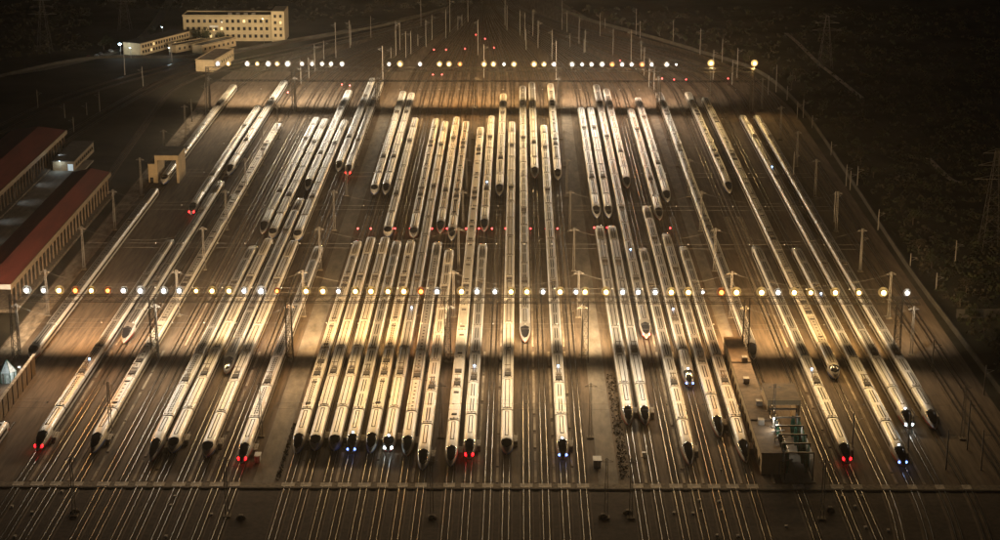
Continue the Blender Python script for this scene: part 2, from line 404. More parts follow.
T(14, 240, 8, 'cream', 'blunt', 'lines'); T(14, 455, 8, 'cream', 'blunt', 'lines')
T(15, 458, 8, 'grey', 'sleek', 'twin', 'B')
T(16, 241, 8, 'grey', 'blunt', 'chevron', heavy=True); T(16, 457, 8, 'cream', 'sleek', 'chevron', heavy=True)
T(17, 456, 16, 'silver', 'blunt', 'lines', 'W', 318)
T(18, 236, 8, 'silver', 'sleek', 'twin'); T(18, 460, 8, 'grey', 'sleek', 'vents')
T(19, 243, 8, 'cream', 'sleek', 'chevron', heavy=True); T(19, 474, 8, 'cream', 'sleek', 'twin')
T(20, 470, 16, 'cream', 'sleek', 'plain', heavy=True)
T(21, 234, 8, 'silver', 'sleek', 'twin', None, 182); T(21, 463, 8, 'silver', 'sleek', 'twin', 'R', 354)
T(22, 198, 8, 'cream', 'sleek', 'chevron')
T(23, 458, 16, 'cream', 'blunt', 'lines')
T(24, 345, 16, 'silver', 'sleek', 'twin')
T(25, 180, 8, 'silver', 'sleek', 'lines')
T(26, 463, 16, 'silver', 'sleek', 'twin', 'B', 357)
T(27, 182, 8, 'cream', 'sleek', 'chevron', heavy=True)
T(28, 220, 8, 'white', 'sleek', 'chevron'); T(28, 428, 8, 'silver', 'sleek', 'lines')
T(29, 220, 8, 'white', 'sleek', 'lines'); T(29, 428, 8, 'silver', 'sleek', 'lines')
T(30, 341, 16, 'silver', 'sleek', 'chevron', 'R', 258)
T(31, 190, 8, 'silver', 'sleek', 'twin'); T(31, 468, 8, 'grey', 'long', 'twin')
T(32, 390, 8, 'silver', 'sleek', 'twin', 'B', 302)
T(33, 222, 8, 'silver', 'sleek', 'chevron'); T(33, 440, 8, 'grey', 'long', 'twin')
T(34, 204, 8, 'white', 'sleek', 'chevron'); T(34, 465, 8, 'grey', 'long', 'twin')
T(35, 362, 16, 'grey', 'sleek', 'chevron', heavy=True)
T(37, 195, 8, 'cream', 'sleek', 'twin', heavy=True); T(37, 466, 8, 'grey', 'sleek', 'twin', 'R', 357)
T(38, 381, 16, 'cream', 'blunt', 'vents', heavy=True)
T(39, 469, 8, 'silver', 'sleek', 'twin', 'B', 302)
T(40, 431, 16, 'silver', 'sleek', 'lines', 'W', 160)
T(41, 431, 16, 'silver', 'sleek', 'twin')
LOOK = {'cream': 'cream', 'white': 'white', 'grey': 'dark grey roofed', 'silver': 'silver'}
FRONT = {'R': 'with red tail lamps', 'B': 'with bluish headlamps', 'W': 'with white headlamps', None: 'with unlit dark nose'}
rows = {'long': [], 'near': [], 'far': []}
for t in TRAINS:
    if t['n'] == 16: rows['long'].append(t)
    elif t['nosey'] > 300: rows['near'].append(t)
    else: rows['far'].append(t)
ROWTXT = {'long': 'among the sixteen-car trains', 'near': 'in the row of short trains before the nearer light gantry', 'far': 'in the row of short trains nearer the far gantry'}
for t in list(rows['near']):
    if t['track'] == -2:
        rows['near'].remove(t); t['label'] = 'dark train tail beside the corrugated wall at the lower left corner of the yard'; t['group'] = 'trains leaving the frame'
for rk, lst in rows.items():
    lst.sort(key=lambda t: tx(t['track']))
    for i, t in enumerate(lst):
        nl = ordn(i+1) + ' from the left'
        if rk == 'long': t['label'] = f"long {LOOK[t['liv']]} train {FRONT[t['front']]}, {nl} of sixteen-car trains"
        elif rk == 'near': t['label'] = f"{LOOK[t['liv']]} train {FRONT[t['front']]}, {nl} in nearer eight-car row"
        else: t['label'] = f"{LOOK[t['liv']]} train {FRONT[t['front']]}, {nl} in farther eight-car row"
        t['group'] = {'long': 'sixteen-car trains running through both rows', 'near': 'eight-car trains of the nearer row', 'far': 'eight-car trains of the farther row'}[rk]
def build_train(t):
    x0 = tx(t['track']); Yn = t['tailY'] - t['n']*CARL if t['tailY'] else G(VPX, t['nosey']).y; kind = t['kind']; liv = t['liv']
    root = thing('bullet_train', t['label'], 'train', (x0, Yn, .27), t['group'])
    n = t['n']; step = CARL
    pans = (2, 5) if n == 8 else (2, 5, 10, 13)
    rl = None
    if t['rlamp']:
        rl = int((G(VPX, t['rlamp'], 4.2).y - Yn)/step)
    for k in range(n):
        yc = k*step + CARL/2
        if k in (0, n-1):
            rz = 0 if k == 0 else math.pi
            c = ob('lead_car', lead_mesh(liv, kind), root, (0, yc, 0), rz)
            ob('windshield', shield_mesh(kind), c)
            if k == 0 and t['front']:
                L = NOSE[kind][0]; mm = {'R': 'tail_R', 'B': 'head_B', 'W': 'head_W'}[t['front']]
                for s in (-1, 1):
                    p = nose_pt(kind, .86, s*.62) + Vector((s*.06, -CARL/2+L-.10, .08))
                    o = ob('tail_lamp' if t['front'] == 'R' else 'headlamp', light_mesh(kind, mm), c, p)
                    if t['front'] == 'R': o.scale = (.95, 1.2, 1.4); o.rotation_euler = (0, s*.35, 0)
                if t['front'] != 'R':
                    p = nose_pt(kind, .28, 0) + Vector((0, -CARL/2+L, .12)); o = ob('cab_lamp', light_mesh(kind, 'head_top'), c, p); o.scale = (.7, .7, .7)
                ld = bpy.data.lights.new('lamp_glow', 'SPOT'); ld.energy = {'R': 30, 'B': 60, 'W': 250}[t['front']]; ld.color = {'R': (1, .03, .03), 'B': (.4, .55, 1), 'W': (.85, .97, 1)}[t['front']]
                ld.spot_size = R(100); ld.spot_blend = 1; ld.shadow_soft_size = .3
                lo = bpy.data.objects.new('lamp_glow', ld); COL.objects.link(lo); lo.parent = root; lo.location = (0, -.7, 1.3); lo.rotation_euler = (R(70), 0, math.pi)
        else:
            var = t['var']
            c = ob('car', car_mesh(liv, var), root, (0, yc, 0))
            if k in pans:
                ob('pantograph', PANTO, c, (0, -6 if k == pans[0] else 6, 0)); ob('roof_unit', UNIT, c, (0, -9.4 if k == pans[0] else 9.4, 0))
                if t['heavy']: ob('roof_unit', UNIT, c, (0, 1.0, 0))
            elif t['heavy']: ob('roof_vent', UNIT2, c, (0, -8.5, 0)); ob('roof_vent', UNIT2, c, (0, 8.5, 0))
            ob('cable_bridge', UNIT3, c, (0, -CARL/2+1.1, 0))
        if rl == k:
            o = ob('roof_lamp', light_mesh(kind, 'roof_lamp'), c, (0, 0, 4.1)); o.scale = (.95, .95, .95)
for t in TRAINS: build_train(t)

# ------------------------------------------------------------------ floodlight gantries
GX = [-150, -108.5, -68, -20.8, 20.2, 68, 113]
def lattice(h, w0, w1, r=.11, step=2.6):
    b = MB(); c = lambda z, sx, sy: Vector((sx*(w0+(w1-w0)*z/h)/2, sy*(w0+(w1-w0)*z/h)/2, z))
    for sx in (-1, 1):
        for sy in (-1, 1): b.bar(c(0, sx, sy), c(h, sx, sy), r)
    z = 0; k = 0
    while z < h-.5:
        z2 = min(h, z+step)
        for (a, d) in (((-1,-1),(1,-1)), ((1,-1),(1,1)), ((1,1),(-1,1)), ((-1,1),(-1,-1))):
            p, q = (a, d) if k % 2 else (d, a)
            b.bar(c(z, *p), c(z2, *q), r*.6); b.bar(c(z2, *a), c(z2, *d), r*.6)
        z = z2; k += 1
    return b
def beam_mesh(x0, x1, z0, z1, wd):
    b = MB()
    for z in (z0, z1):
        for yy in (-wd/2, wd/2): b.bar((x0, yy, z), (x1, yy, z), .11)
    x = x0; k = 0
    while x < x1-.1:
        x2 = min(x1, x+2.2)
        for yy in (-wd/2, wd/2): b.bar((x, yy, z0 if k % 2 else z1), (x2, yy, z1 if k % 2 else z0), .07)
        b.bar((x2, -wd/2, z0), (x2, wd/2, z0), .06); x = x2; k += 1
    return b
fl = MB(); fl.box(-.75, .75, .78, 1.2, -.5, .6); fl.bar((0, .9, -.5), (0, .9, -1.9), .1)
HOUS = fl.mesh('floodlight', M['steel_dark'])
LENS = {}
b = MB(); P = []
for i in range(5):
    rr = (.02, .55, .85, 1.1, 1.35)[i]; P.append([(rr*math.cos(a*math.pi/9), .66 + .06*(rr/1.55)**2, rr*math.sin(a*math.pi/9)) for a in range(19)])
b.grid(P); HALO = b.mesh('reflector', M['reflector'], True)  # plate added behind the front lenses, catching their light as a halo
for c in 'WYO':
    b = MB(); b.ball((0, -.10, 0), .64, n=12, sz=1); LENS[c] = b.mesh('lens', M['lamp_'+c], True)
near = [(26,'W',1),(43,'W',.8),(58.5,'Y',1.1),(75,'O',.9),(91,'Y',.9),(107.5,'O',.8),(123,'W',.8),(140,'W',1),(163.5,'W',.9),(179,'W',.8),(196,'Y',.7),(212,'Y',1),(229,'Y',1),(244,'W',.8),
        (261,'W',1.1),(277,'O',.6),(306,'Y',1),(323,'Y',1),(338.5,'W',.6),(355.5,'Y',1),(371,'Y',1.1),(388,'Y',.9),(404,'Y',1.1),(421,'O',.9),(437,'W',.8),(461.5,'Y',1.1),(477,'W',.8),(495,'W',.7),
        (511,'Y',1),(527,'Y',1),(543,'W',.7),(560,'Y',1.1),(576,'W',.7),(585,'Y',1),(606,'Y',1.1),(622.5,'W',.8),(638,'W',.8),(655,'W',.8),(671,'Y',1.1),(688,'Y',1.1),(702.5,'W',.35),(721,'O',1),(736,'Y',1.2),
        (761,'Y',1.2),(777.5,'W',.8),(793.5,'Y',1.1),(810,'Y',.9),(834.5,'Y',1.1),(858,'Y',.9),(882.5,'Y',1.2),(906,'W',.8)]
far = [(217.5,'W',1),(228,'Y',.9),(247,'W',1),(257,'Y',.8),(268,'W',1.1),(277,'Y',.9),(287.5,'W',1.2),(302,'W',.8),(312,'W',.8),(322,'W',.8),(331,'W',.8),(342,'W',.9),(389,'W',.7),(400,'Y',1.3),(420,'W',.8),
       (439.5,'Y',1.1),(449,'Y',1.1),(460,'O',.8),(484,'Y',1.1),(493.5,'Y',1.1),(504,'W',.6),(514,'Y',1.1),(534,'Y',1.2),(544,'Y',1),(554,'W',.9),(572,'W',1),(582,'W',.7),(591.5,'W',.8),(602,'W',1),(612,'O',.9),
       (622,'W',.8),(631.5,'W',.8),(642,'O',1),(651.5,'W',.8),(666.5,'W',1),(676,'W',.3)]
def spot(parent, loc, colr, power, tilt, back, size=134, name='flood_beam'):
    ld = bpy.data.lights.new(name, 'SPOT'); ld.energy = power; ld.color = colr; ld.spot_size = R(size); ld.spot_blend = 1.; ld.shadow_soft_size = .6
    lo = bpy.data.objects.new(name, ld); COL.objects.link(lo); lo.parent = parent; lo.location = loc
    lo.rotation_euler = (R(tilt) if back else R(-tilt), 0, 0)
def gantry(label, vbase, vlamp, lamps, x0, x1, p_front, p_back, tb=68):
    Yg = G(VPX, vbase).y
    dep = PITCH + math.atan((vlamp-CY)/F); zl = CAM_H - Yg*math.tan(dep)
    root = thing('lighting_gantry', label, 'light gantry', (0, Yg, 0), 'floodlight gantries over the yard')
    zb = zl - 3.6
    tm = lattice(zb+1.4, 2.0, 1.5).mesh('tower', M['steel_dark'])
    for x in GX: ob('tower', tm, root, (x, 0, 0))
    ob('beam', beam_mesh(x0, x1, zb, zb+1.9, 1.5).mesh('beam', M['steel_dark']), root)
    for u, c, s in lamps:
        x = XatY(u, Yg, zl)
        f = ob('floodlight', HOUS, root, (x, -.75, zl))
        l = ob('lens', LENS[c], f); l.scale = (s**.6,)*3; l = ob('reflector', HALO, f, (0, random.uniform(-.06, .02), 0)); l.scale = (s**.6,)*3
        g = ob('floodlight', HOUS, root, (x, .75, zl), math.pi); l = ob('lens', LENS[c], g); l.scale = (s**.6*.8,)*3
        spot(root, (x, -1.7, zl), LAMPCOL[c], p_front*s, 69, False)
        spot(root, (x, 1.7, zl), LAMPCOL[c], p_back*s, tb, True)
    return Yg, zl
YG1, ZL = gantry('long floodlight gantry on lattice towers crossing the middle of the yard', 362, 291, near, -151, 119, 14500, 44000)
YG2, ZL2 = gantry('far floodlight gantry crossing the yard before the track throat', 112, 64, far, -151, 114, 20000, 60000, 77)
# the two single lamps on masts beside the far gantry
for u, txt in ((711.5, 'single yellow floodlight on a tall mast between the far gantry and its last tower'), (755, 'single yellow floodlight on the mast farthest right beside the far gantry')):
    x = XatY(u, YG2, ZL2); rt = thing('mast_lamp', txt, 'mast lamp', (x, YG2+3, 0), 'single mast lamps')
    b = MB(); b.bar((0, 0, 0), (0, 0, ZL2-.5), .28, 8, r2=.16); ob('mast', b.mesh('mast', M['steel']), rt)
    f = ob('floodlight', HOUS, rt, (0, -.5, ZL2)); l = ob('lens', LENS['Y'], f); l.scale = (1.25,)*3; l = ob('reflector', HALO, f); l.scale = (1.25,)*3
    spot(rt, (0, -1.5, ZL2), LAMPCOL['Y'], 30000, 60, False)

# ------------------------------------------------------------------ catenary masts and cross-span wires
mb = lattice(15.5, .8, .4, .055, 2.2); MAST = mb.mesh('mast', M['steel'])
ab = MB(); ab.bar((-1.6, 0, 14.6), (1.6, 0, 14.6), .07); ab.bar((-1.6, 0, 14.6), (0, 0, 15.4), .05); ab.bar((1.6, 0, 14.6), (0, 0, 15.4), .05); ARM = ab.mesh('cross_arm', M['steel'])
fb = MB(); fb.box(-.9, .9, -.9, .9, 0, .35); FOOT = fb.mesh('footing', M['panel2'])
ins = MB(); ins.ball((0, 0, 0), .16, n=6, sz=1.6); INS = ins.mesh('insulator', M['white'])
ROWY = [417.8] + [470 + 52.2*k for k in range(9)]
def row_txt(k): return f"{ordn(k+1)} mast row beyond the crossing" if k else 'mast row before the crossing'
for k, Y in enumerate(ROWY):
    if abs(Y-YG1) < 14 or abs(Y-YG2) < 14: Y += 16
    xs = [-151, -109, -68.6, -20.4, 19.6, 68.4, 119]
    if k == 0: xs = [-107, -70, -20.5, 21.5, 27.5, 73.5, 118]
    rowname = ['before the slab crossing', 'just beyond the slab crossing', 'nearest before the nearer light gantry', 'first beyond the nearer light gantry', 'second beyond the nearer light gantry', 'third beyond the nearer light gantry', 'fourth beyond the nearer light gantry', 'fifth beyond the nearer light gantry', 'sixth beyond the nearer light gantry', 'nearest the far light gantry'][k]
    for i, x in enumerate(xs):
        r_ = thing('catenary_mast', f"lattice overhead-wire mast, {ordn(i+1)} from the left in row {rowname}", 'mast', (x, Y, 0), 'overhead-wire masts of the yard')
        ob('post', MAST, r_); ob('cross_arm', ARM, r_); ob('footing', FOOT, r_)
    if 0 < k:
        wr = thing('span_wire', f"thin cross-span wires strung between the masts of row {rowname}", 'wire', (0, Y, 0), 'cross-span wires of the yard')
        for z, r in ((8.0, .025), (9.6, .025)):
            b = MB(); b.bar((xs[0], 0, z), (xs[-1], 0, z), r); ob('wire', b.mesh('wire', M['steel']), wr)
        for a, c in zip(xs[:-1], xs[1:]):
            b = MB()
            P = [(a+(c-a)*q/12, 0, 10.6+4.2*(2*q/12-1)**2) for q in range(13)]
            for p, q in zip(P[:-1], P[1:]): b.bar(p, q, .02)
            ob('sag_wire', b.mesh('sag_wire', M['steel']), wr)
        for x in TX[1::2]: ob('insulator', INS, wr, (x, 0, 9.6))
# thin dark portal beam before the throat
YP = YG2 + 2.6; ZP = CAM_H - YP*math.tan(PITCH + math.atan((81-CY)/F))
rt = thing('portal_beam', 'thin dark portal beam spanning all tracks just below the far floodlights', 'portal', (0, YP, 0))
b = beam_mesh(-148, 116, ZP-.3, ZP+.3, .5); ob('beam', b.mesh('beam', M['gang']), rt)
pm = MB(); pm.bar((0, 0, 0), (0, 0, ZP), .2, 6); PM = pm.mesh('post', M['steel_dark'])
for x in GX: ob('post', PM, rt, (x, 0, 0))
# masts in the throat, measured from the photo (column, foot row, top row)
throat = [(301,84,60),(309,78,57),(315,72,45),(324,60,40),(336,58,23),(350,48,20),(351,45,25),(371,38,16),(383,84,44),(391,58,47),(396,56,9),(400,50,22),(406,58,32),(411,54,31),(418,46,34),(426,47,20),(432,40,14),(446,38,9),(421,26,0),(450,32,-2),
          (458,30,15),(462,26,14),(468,22,-4),(484,78,45),(478,55,20),(505,25,-5),(507,30,5),(520,35,10),(525,40,13),(533,36,10),(538,48,21),(526,50,30),(552,60,30),(556,78,38),(562,30,-5),(567,32,10),(570,47,33),(579,44,16),(584,53,39),(585,52,30),(600,36,12),(605,28,22),(613,55,29),(631,62,30),(636,35,9),
          (640,38,21),(641,60,40),(644,75,46),(649,87,58),(654,90,66),(673,44,20),(700,55,28),(713,80,50),(722,62,38),(737,78,47),(732,85,60),(768,95,75),(776,92,65),(787,100,85),(172,62,38),(125,75,45),(143,86,68),(100,112,93),(87,115,104),(192,122,100),(65,118,104),(38,108,91),(74,132,118),(206,118,83)]
pmast = {}
for i, (u, vf, vt) in enumerate(sorted(throat)):
    p = G(u, vf); dep = PITCH + math.atan((vt-CY)/F); h = CAM_H - p.y*math.tan(dep); h = max(6., min(20., h)); hk = round(h)
    if hk not in pmast:
        b = MB(); b.bar((0, 0, 0), (0, 0, hk), .24, 6, r2=.15); pmast[hk] = b.mesh('post', M['steel'])
        b = MB(); b.bar((-.2, 0, hk-1.2), (2.4, 0, hk-1.6), .06); b.bar((0, 0, hk-2.8), (2.2, 0, hk-1.6), .05); pmast[hk, 'a'] = b.mesh('bracket', M['steel'])
    side = 'left dark tracks' if u < 215 else 'track throat'
    r_ = thing('contact_line_mast', f"slim steel mast, {ordn(i+1)} from the left among masts beyond the far gantry", 'mast', p, 'slim masts of the throat and outer tracks')
    ob('post', pmast[hk], r_); ob('bracket', pmast[hk, 'a'], r_, rz=random.choice((0, math.pi)))
rightm = [(946,470,430),(981,470,430),(908,450,408),(852,452,410),(967,450,400),(984,395,362),(932,372,338),(857,190,165),(831,155,144),(846,186,163),(850,190,169),(793,185,150),(878,230,208),(936,290,272),(910,270,253),(955,265,240),(797,120,100),(803,118,98),(812,128,118),(834,222,190),(860,270,232)]
for i, (u, vf, vt) in enumerate(sorted(rightm)):
    p = G(u, vf); dep = PITCH + math.atan((vt-CY)/F); h = max(6, min(16, CAM_H - p.y*math.tan(dep))); hk = round(h)
    if hk not in pmast:
        b = MB(); b.bar((0, 0, 0), (0, 0, hk), .24, 6, r2=.15); pmast[hk] = b.mesh('post', M['steel'])
        b = MB(); b.bar((-.2, 0, hk-1.2), (2.4, 0, hk-1.6), .06); b.bar((0, 0, hk-2.8), (2.2, 0, hk-1.6), .05); pmast[hk, 'a'] = b.mesh('bracket', M['steel'])
    r_ = thing('contact_line_mast', f"slim steel mast, {ordn(i+1)} from the left along the outer tracks beside the hillside", 'mast', p, 'slim masts along the outer right tracks')
    ob('post', pmast[hk], r_); ob('bracket', pmast[hk, 'a'], r_)

# ------------------------------------------------------------------ dwarf signals with red lamps
sb = MB(); sb.bar((0, 0, 0), (0, 0, 1.0), .12, 6); SPOST = sb.mesh('post', M['steel_dark'])
sb = MB(); sb.box(-.4, .4, -.2, .3, .9, 1.9); SHEAD = sb.mesh('head', M['steel_dark'])
sb = MB(); sb.ball((0, -.22, 1.4), .28, n=8); SLENS = sb.mesh('lens', M['sig_R'], True)
sigs = [(358,229),(371,229),(395,229),(410,229),(432,229),(447,229),(466,229),(479,229),(492,229),(505.5,229),(530.5,229),(545.5,229),(557.5,229),(594,228),(607,228),(670,228.5),(285,86),(342,84),(350,85),(433,74),(442,74),(434,49),(446,49),(465,48),(476,34),(485,38),(494,47),(620,60),(662,78),(674,79),(686,79),(728,78),(288,92)]
for i, (u, v) in enumerate(sorted(sigs)):
    g = 'row of red dwarf signals across the yard' if v > 200 else 'red signals of the track throat'
    lst = sorted([s for s in sigs if (s[1] > 200) == (v > 200)])
    r_ = thing('dwarf_signal', f"small red dwarf signal, {ordn(lst.index((u, v))+1)} from the left " + ('in the row across mid-yard' if v > 200 else 'among those around the throat'), 'signal', G(u, v+3), g)
    ob('post', SPOST, r_); h = ob('head', SHEAD, r_); ob('lens', SLENS, h)

# ------------------------------------------------------------------ boarding steps beside the train noses
st = MB()
for sx in (-.5, .5):
    for yy in (-2, 2): st.bar((sx, yy, 0), (sx, yy, 2.1), .05)
    st.bar((sx, -2, 2.1), (sx, 2, 2.1), .05)
STEPF = st.mesh('railing', M['steel'])
st = MB(); st.box(-.55, .55, -2.1, 2.1, 1.05, 1.2); STEPD = st.mesh('deck', M['panel'])
st = MB()
for k in range(4): st.box(-.5, .5, -2.5-k*.3, -2.2-k*.3, .0, 1.0-k*.25)
STEPS = st.mesh('steps', M['panel2'])
nb = 0
for t in sorted([q for q in TRAINS if 400 < q['nosey'] < 600], key=lambda q: tx(q['track'])):
    i = t['track']; xr = tx(i) + 2.35
    nb += 1
    r_ = thing('boarding_platform', f"small steel boarding platform beside train noses, {ordn(nb)} from the left near the crossing", 'platform', (xr, G(VPX, t['nosey']).y + 10.5, 0.2), 'boarding platforms beside the noses')
    ob('railing', STEPF, r_); ob('deck', STEPD, r_); ob('steps', STEPS, r_)
# white equipment cabinets and small items
def cabinet(u, v, wx, wy, h, label, m='white'):
    r_ = thing('equipment_cabinet', label, 'cabinet', G(u, v))
    b = MB(); b.box(-wx/2, wx/2, -wy/2, wy/2, .0, h); ob('body', b.mesh('body', M[m]), r_)
    b = MB(); b.box(-wx/2-.15, wx/2+.15, -wy/2-.15, wy/2+.15, h, h+.15); ob('lid', b.mesh('lid', M['white']), r_)
    b = MB(); b.box(-wx/2+.1, -.03, -wy/2-.05, -wy/2-.002, .1, h-.1); ob('door', b.mesh('door', M['panel']), r_)
    b = MB(); b.box(.03, wx/2-.1, -wy/2-.05, -wy/2-.002, .1, h-.1); ob('door', b.mesh('door', M['panel']), r_)
cabinet(597, 466, 1.9, 3.0, 2.0, 'white equipment cabinet beside the concrete service road near the crossing')
cabinet(258, 461, 1.3, 2.6, 1.8, 'white equipment cabinet on the edge of the wide service road')
cabinet(644, 457, .8, .8, 1.2, 'small pale cabinet between tracks below two short trains')
bx = [(62,492),(32,513),(15,537),(12,507),(175,497),(171,506),(166,537),(211.5,515),(699,501),(701,510),(719,502),(721.5,511),(674,513.5),(693,514),(717,536),(738,536.5),(842,497),(862,496.5),(855,507),(865.5,528),(888,531),(786,527)]
tb = MB(); tb.box(-.28, .28, -.4, .4, .0, .34); TB = tb.mesh('box', M['white']); tb = MB(); tb.box(-.34, .34, -.46, .46, .34, .42); TL = tb.mesh('lid', M['panel'])
for k, (u, v) in enumerate(sorted(bx)):
    r_ = thing('trackside_box', f"small pale trackside box, {ordn(k+1)} from the left in ballast before the crossing", 'box', G(u, v), 'trackside boxes before the crossing', random.uniform(-.4, .4))
    ob('box', TB, r_); ob('lid', TL, r_)
for k, (u, v) in enumerate([(683.5, 471), (721, 472), (823, 471), (645, 457.5)]):
    r_ = thing('track_marker', f"white round track marker on a short post, {ordn(1+sorted([683.5, 721, 823, 645]).index(u))} from the left above the crossing", 'marker', G(u, v+2), 'track markers above the crossing')
    b = MB(); b.bar((0, 0, 0), (0, 0, .9), .07, 6); ob('post', b.mesh('post', M['steel']), r_)
    b = MB(); b.bar((0, -.05, 1.1), (0, .05, 1.1), .32, 12); ob('disc', b.mesh('disc', M['white']), r_)
# dark round pits and stacked items at the foot of the masts before the crossing
for k, (u, v) in enumerate([(75, 513), (241, 519), (432, 519), (603, 518), (628, 514), (830, 511)]):
    p = G(u, v); r_ = thing('mast_footing', f"dark weathered mast footing mound, {ordn(k+1)} from the left before the slab crossing", 'footing', p, 'mast footings before the crossing')
    b = MB(); P = []
    for i in range(4):
        rr = (1.2, 1.05, .7, .15)[i]; P.append([(rr*math.cos(a*math.pi/5)*random.uniform(.85, 1.1), rr*math.sin(a*math.pi/5)*random.uniform(.85, 1.1), (0, .5, .85, .95)[i]) for a in range(10)]); P[-1].append(P[-1][0])
    b.grid(P); ob('mound', b.mesh('mound', M['ballast_dark']), r_)
    b = MB(); b.box(-.5, .5, -.5, .5, .8, 1.15); ob('block', b.mesh('block', M['panel2']), r_)

# ------------------------------------------------------------------ long sheds on the left
def shed(name, label, xr, wid, y0, y1, h, ncol):
    r_ = thing(name, label, 'shed', (xr, y0, 0), 'red-roofed platform sheds')
    L = y1-y0; b = MB(); xs = [0, -wid/2, -wid]; zs = [h, h+1.6, h]
    b.quad((xs[0], 0, zs[0]), (xs[0], L, zs[0]), (xs[1], L, zs[1]), (xs[1], 0, zs[1])); b.quad((xs[1], 0, zs[1]), (xs[1], L, zs[1]), (xs[2], L, zs[2]), (xs[2], 0, zs[2]))
    b.quad((xs[0], 0, zs[0]-.3), (xs[0], L, zs[0]-.3), (xs[2], L, zs[2]-.3), (xs[2], 0, zs[2]-.3))
    rf = ob('roof', b.mesh('roof', M['roofred']), r_)
    k = 0; y = 0
    b = MB()
    sm = MB(); n = int(L/6)
    seam = MB(); seam.quad((0, -.06, h+.03), (0, .06, h+.03), (-wid/2, .06, h+1.63), (-wid/2, -.06, h+1.63)); SE = seam.mesh('roof_seam', M['roofred'])
    for q in range(1, n): ob('roof_seam', SE, rf, (0, q*L/n, .05))
    b = MB(); b.box(.0, .35, -.2, L+.2, h-1.7, h+.1); ob('fascia', b.mesh('fascia', M['fascia']), r_)
    b = MB(); b.box(-wid, 0, -.35, 0, h-1.7, h-.1); ob('end_fascia', b.mesh('end_fascia', M['white']), r_)
    cb = MB(); cb.box(-.22, .22, -.22, .22, 0, h-1.7); CM = cb.mesh('column', M['roofbrown'])
    for q in range(ncol): ob('column', CM, r_, (-.6, (q+.5)*L/ncol, 0))
    for q in range(0, ncol, 2): ob('column', CM, r_, (-wid+.6, (q+.5)*L/ncol, 0))
    b = MB(); b.box(-wid-1, 1.5, -1, L+1, 0, 1.0); ob('platform', b.mesh('platform', M['panel2']), r_)
    return r_
pA = G(13, 284, 9.4); pB = G(108, 172, 9.4)
shed('platform_shed', 'long red-roofed platform shed nearer the yard tracks', (pA.x+pB.x)/2, 15, pA.y, pB.y, 9.4, 30)
pC = G(66, 130, 9.4); pD = G(-40, 228, 9.4)
s2 = shed('platform_shed', 'long red-roofed platform shed farther from the yard, behind lit platforms', pC.x, 24, pD.y, pC.y, 9.4, 34)
# bluish lamps under the far shed
strip('side_platform', pC.x+2, pC.x+16, pD.y, pC.y-20, 0, .6, M['concrete'])
for k, (u, v) in enumerate([(66, 166), (42, 186), (24, 204), (5, 223), (-8, 243)]):
    p = G(u, v); r_ = thing('platform_lamp', f"bluish-white lamp hung over the platform, {ordn(k+1)} along the shed from the far end", 'lamp', (pC.x+1.2, p.y, 0), 'platform lamps of the far shed')
    b = MB(); b.bar((0, 0, 0), (0, 0, 6.6), .12, 6); b.bar((0, 0, 6.5), (1.6, 0, 6.7), .08); ob('pole', b.mesh('pole', M['steel']), r_)
    b = MB(); b.box(1.0, 2.2, -.25, .25, 6.62, 6.85); ob('head', b.mesh('head', M['steel_dark']), r_)
    ld = bpy.data.lights.new('platform_light', 'SPOT'); ld.energy = 450; ld.color = (.72, .88, 1.); ld.spot_size = R(100); ld.spot_blend = .8; ld.shadow_soft_size = .2
    lo = bpy.data.objects.new('platform_light', ld); COL.objects.link(lo); lo.parent = r_; lo.location = (2.0, 0, 6.5); lo.rotation_euler = (0, R(-25), 0)

# ------------------------------------------------------------------ buildings
def windows(root, face, x0, x1, z0, z1, nx, nz, y, ww, wh, lit=(), m='glass', axis='x', frame='white'):
    wb = MB(); wb.box(-ww/2, ww/2, -.12, .0, -wh/2, wh/2); W = wb.mesh('window', M['panel2'])
    pbm = MB(); pbm.box(-ww/2+.12, ww/2-.12, -.17, -.12, -wh/2+.12, wh/2-.12); PG = pbm.mesh('pane', M[m]); PL = pbm.mesh('pane', M['winlit'])
    sb_ = MB(); sb_.box(-ww/2-.1, ww/2+.1, -.32, 0, -wh/2-.15, -wh/2-.02); SI = sb_.mesh('sill', M['beige'])
    k = 0
    for j in range(nz):
        for i in range(nx):
            a = x0+(x1-x0)*(i+.5)/nx; z = z0+(z1-z0)*(j+.5)/nz
            loc = (a, y, z) if axis == 'x' else (y, a, z)
            o = ob('window', W, root, loc, 0 if axis == 'x' else math.pi/2)
            ob('pane', PL if k in lit else PG, o); ob('sill', SI, o); k += 1
def block(root, x0, x1, y0, y1, h, wall, roof, par=.6):
    b = MB(); b.box(x0, x1, y0, y1, 0, h); ob('wall', b.mesh('wall', M[wall]), root)
    b = MB(); b.box(x0-.3, x1+.3, y0-.3, y1+.3, h, h+.25); o = ob('roof', b.mesh('roof', M[roof]), root)
    if par:
        b = MB()
        b.box(x0-.35, x1+.35, y0-.35, y0-.05, h+.2, h+.25+par); b.box(x0-.35, x1+.35, y1+.05, y1+.35, h+.2, h+.25+par)
        b.box(x0-.35, x0-.05, y0-.05, y1+.05, h+.2, h+.25+par); b.box(x1+.05, x1+.35, y0-.05, y1+.05, h+.2, h+.25+par)
        ob('parapet', b.mesh('parapet', M[wall]), o)
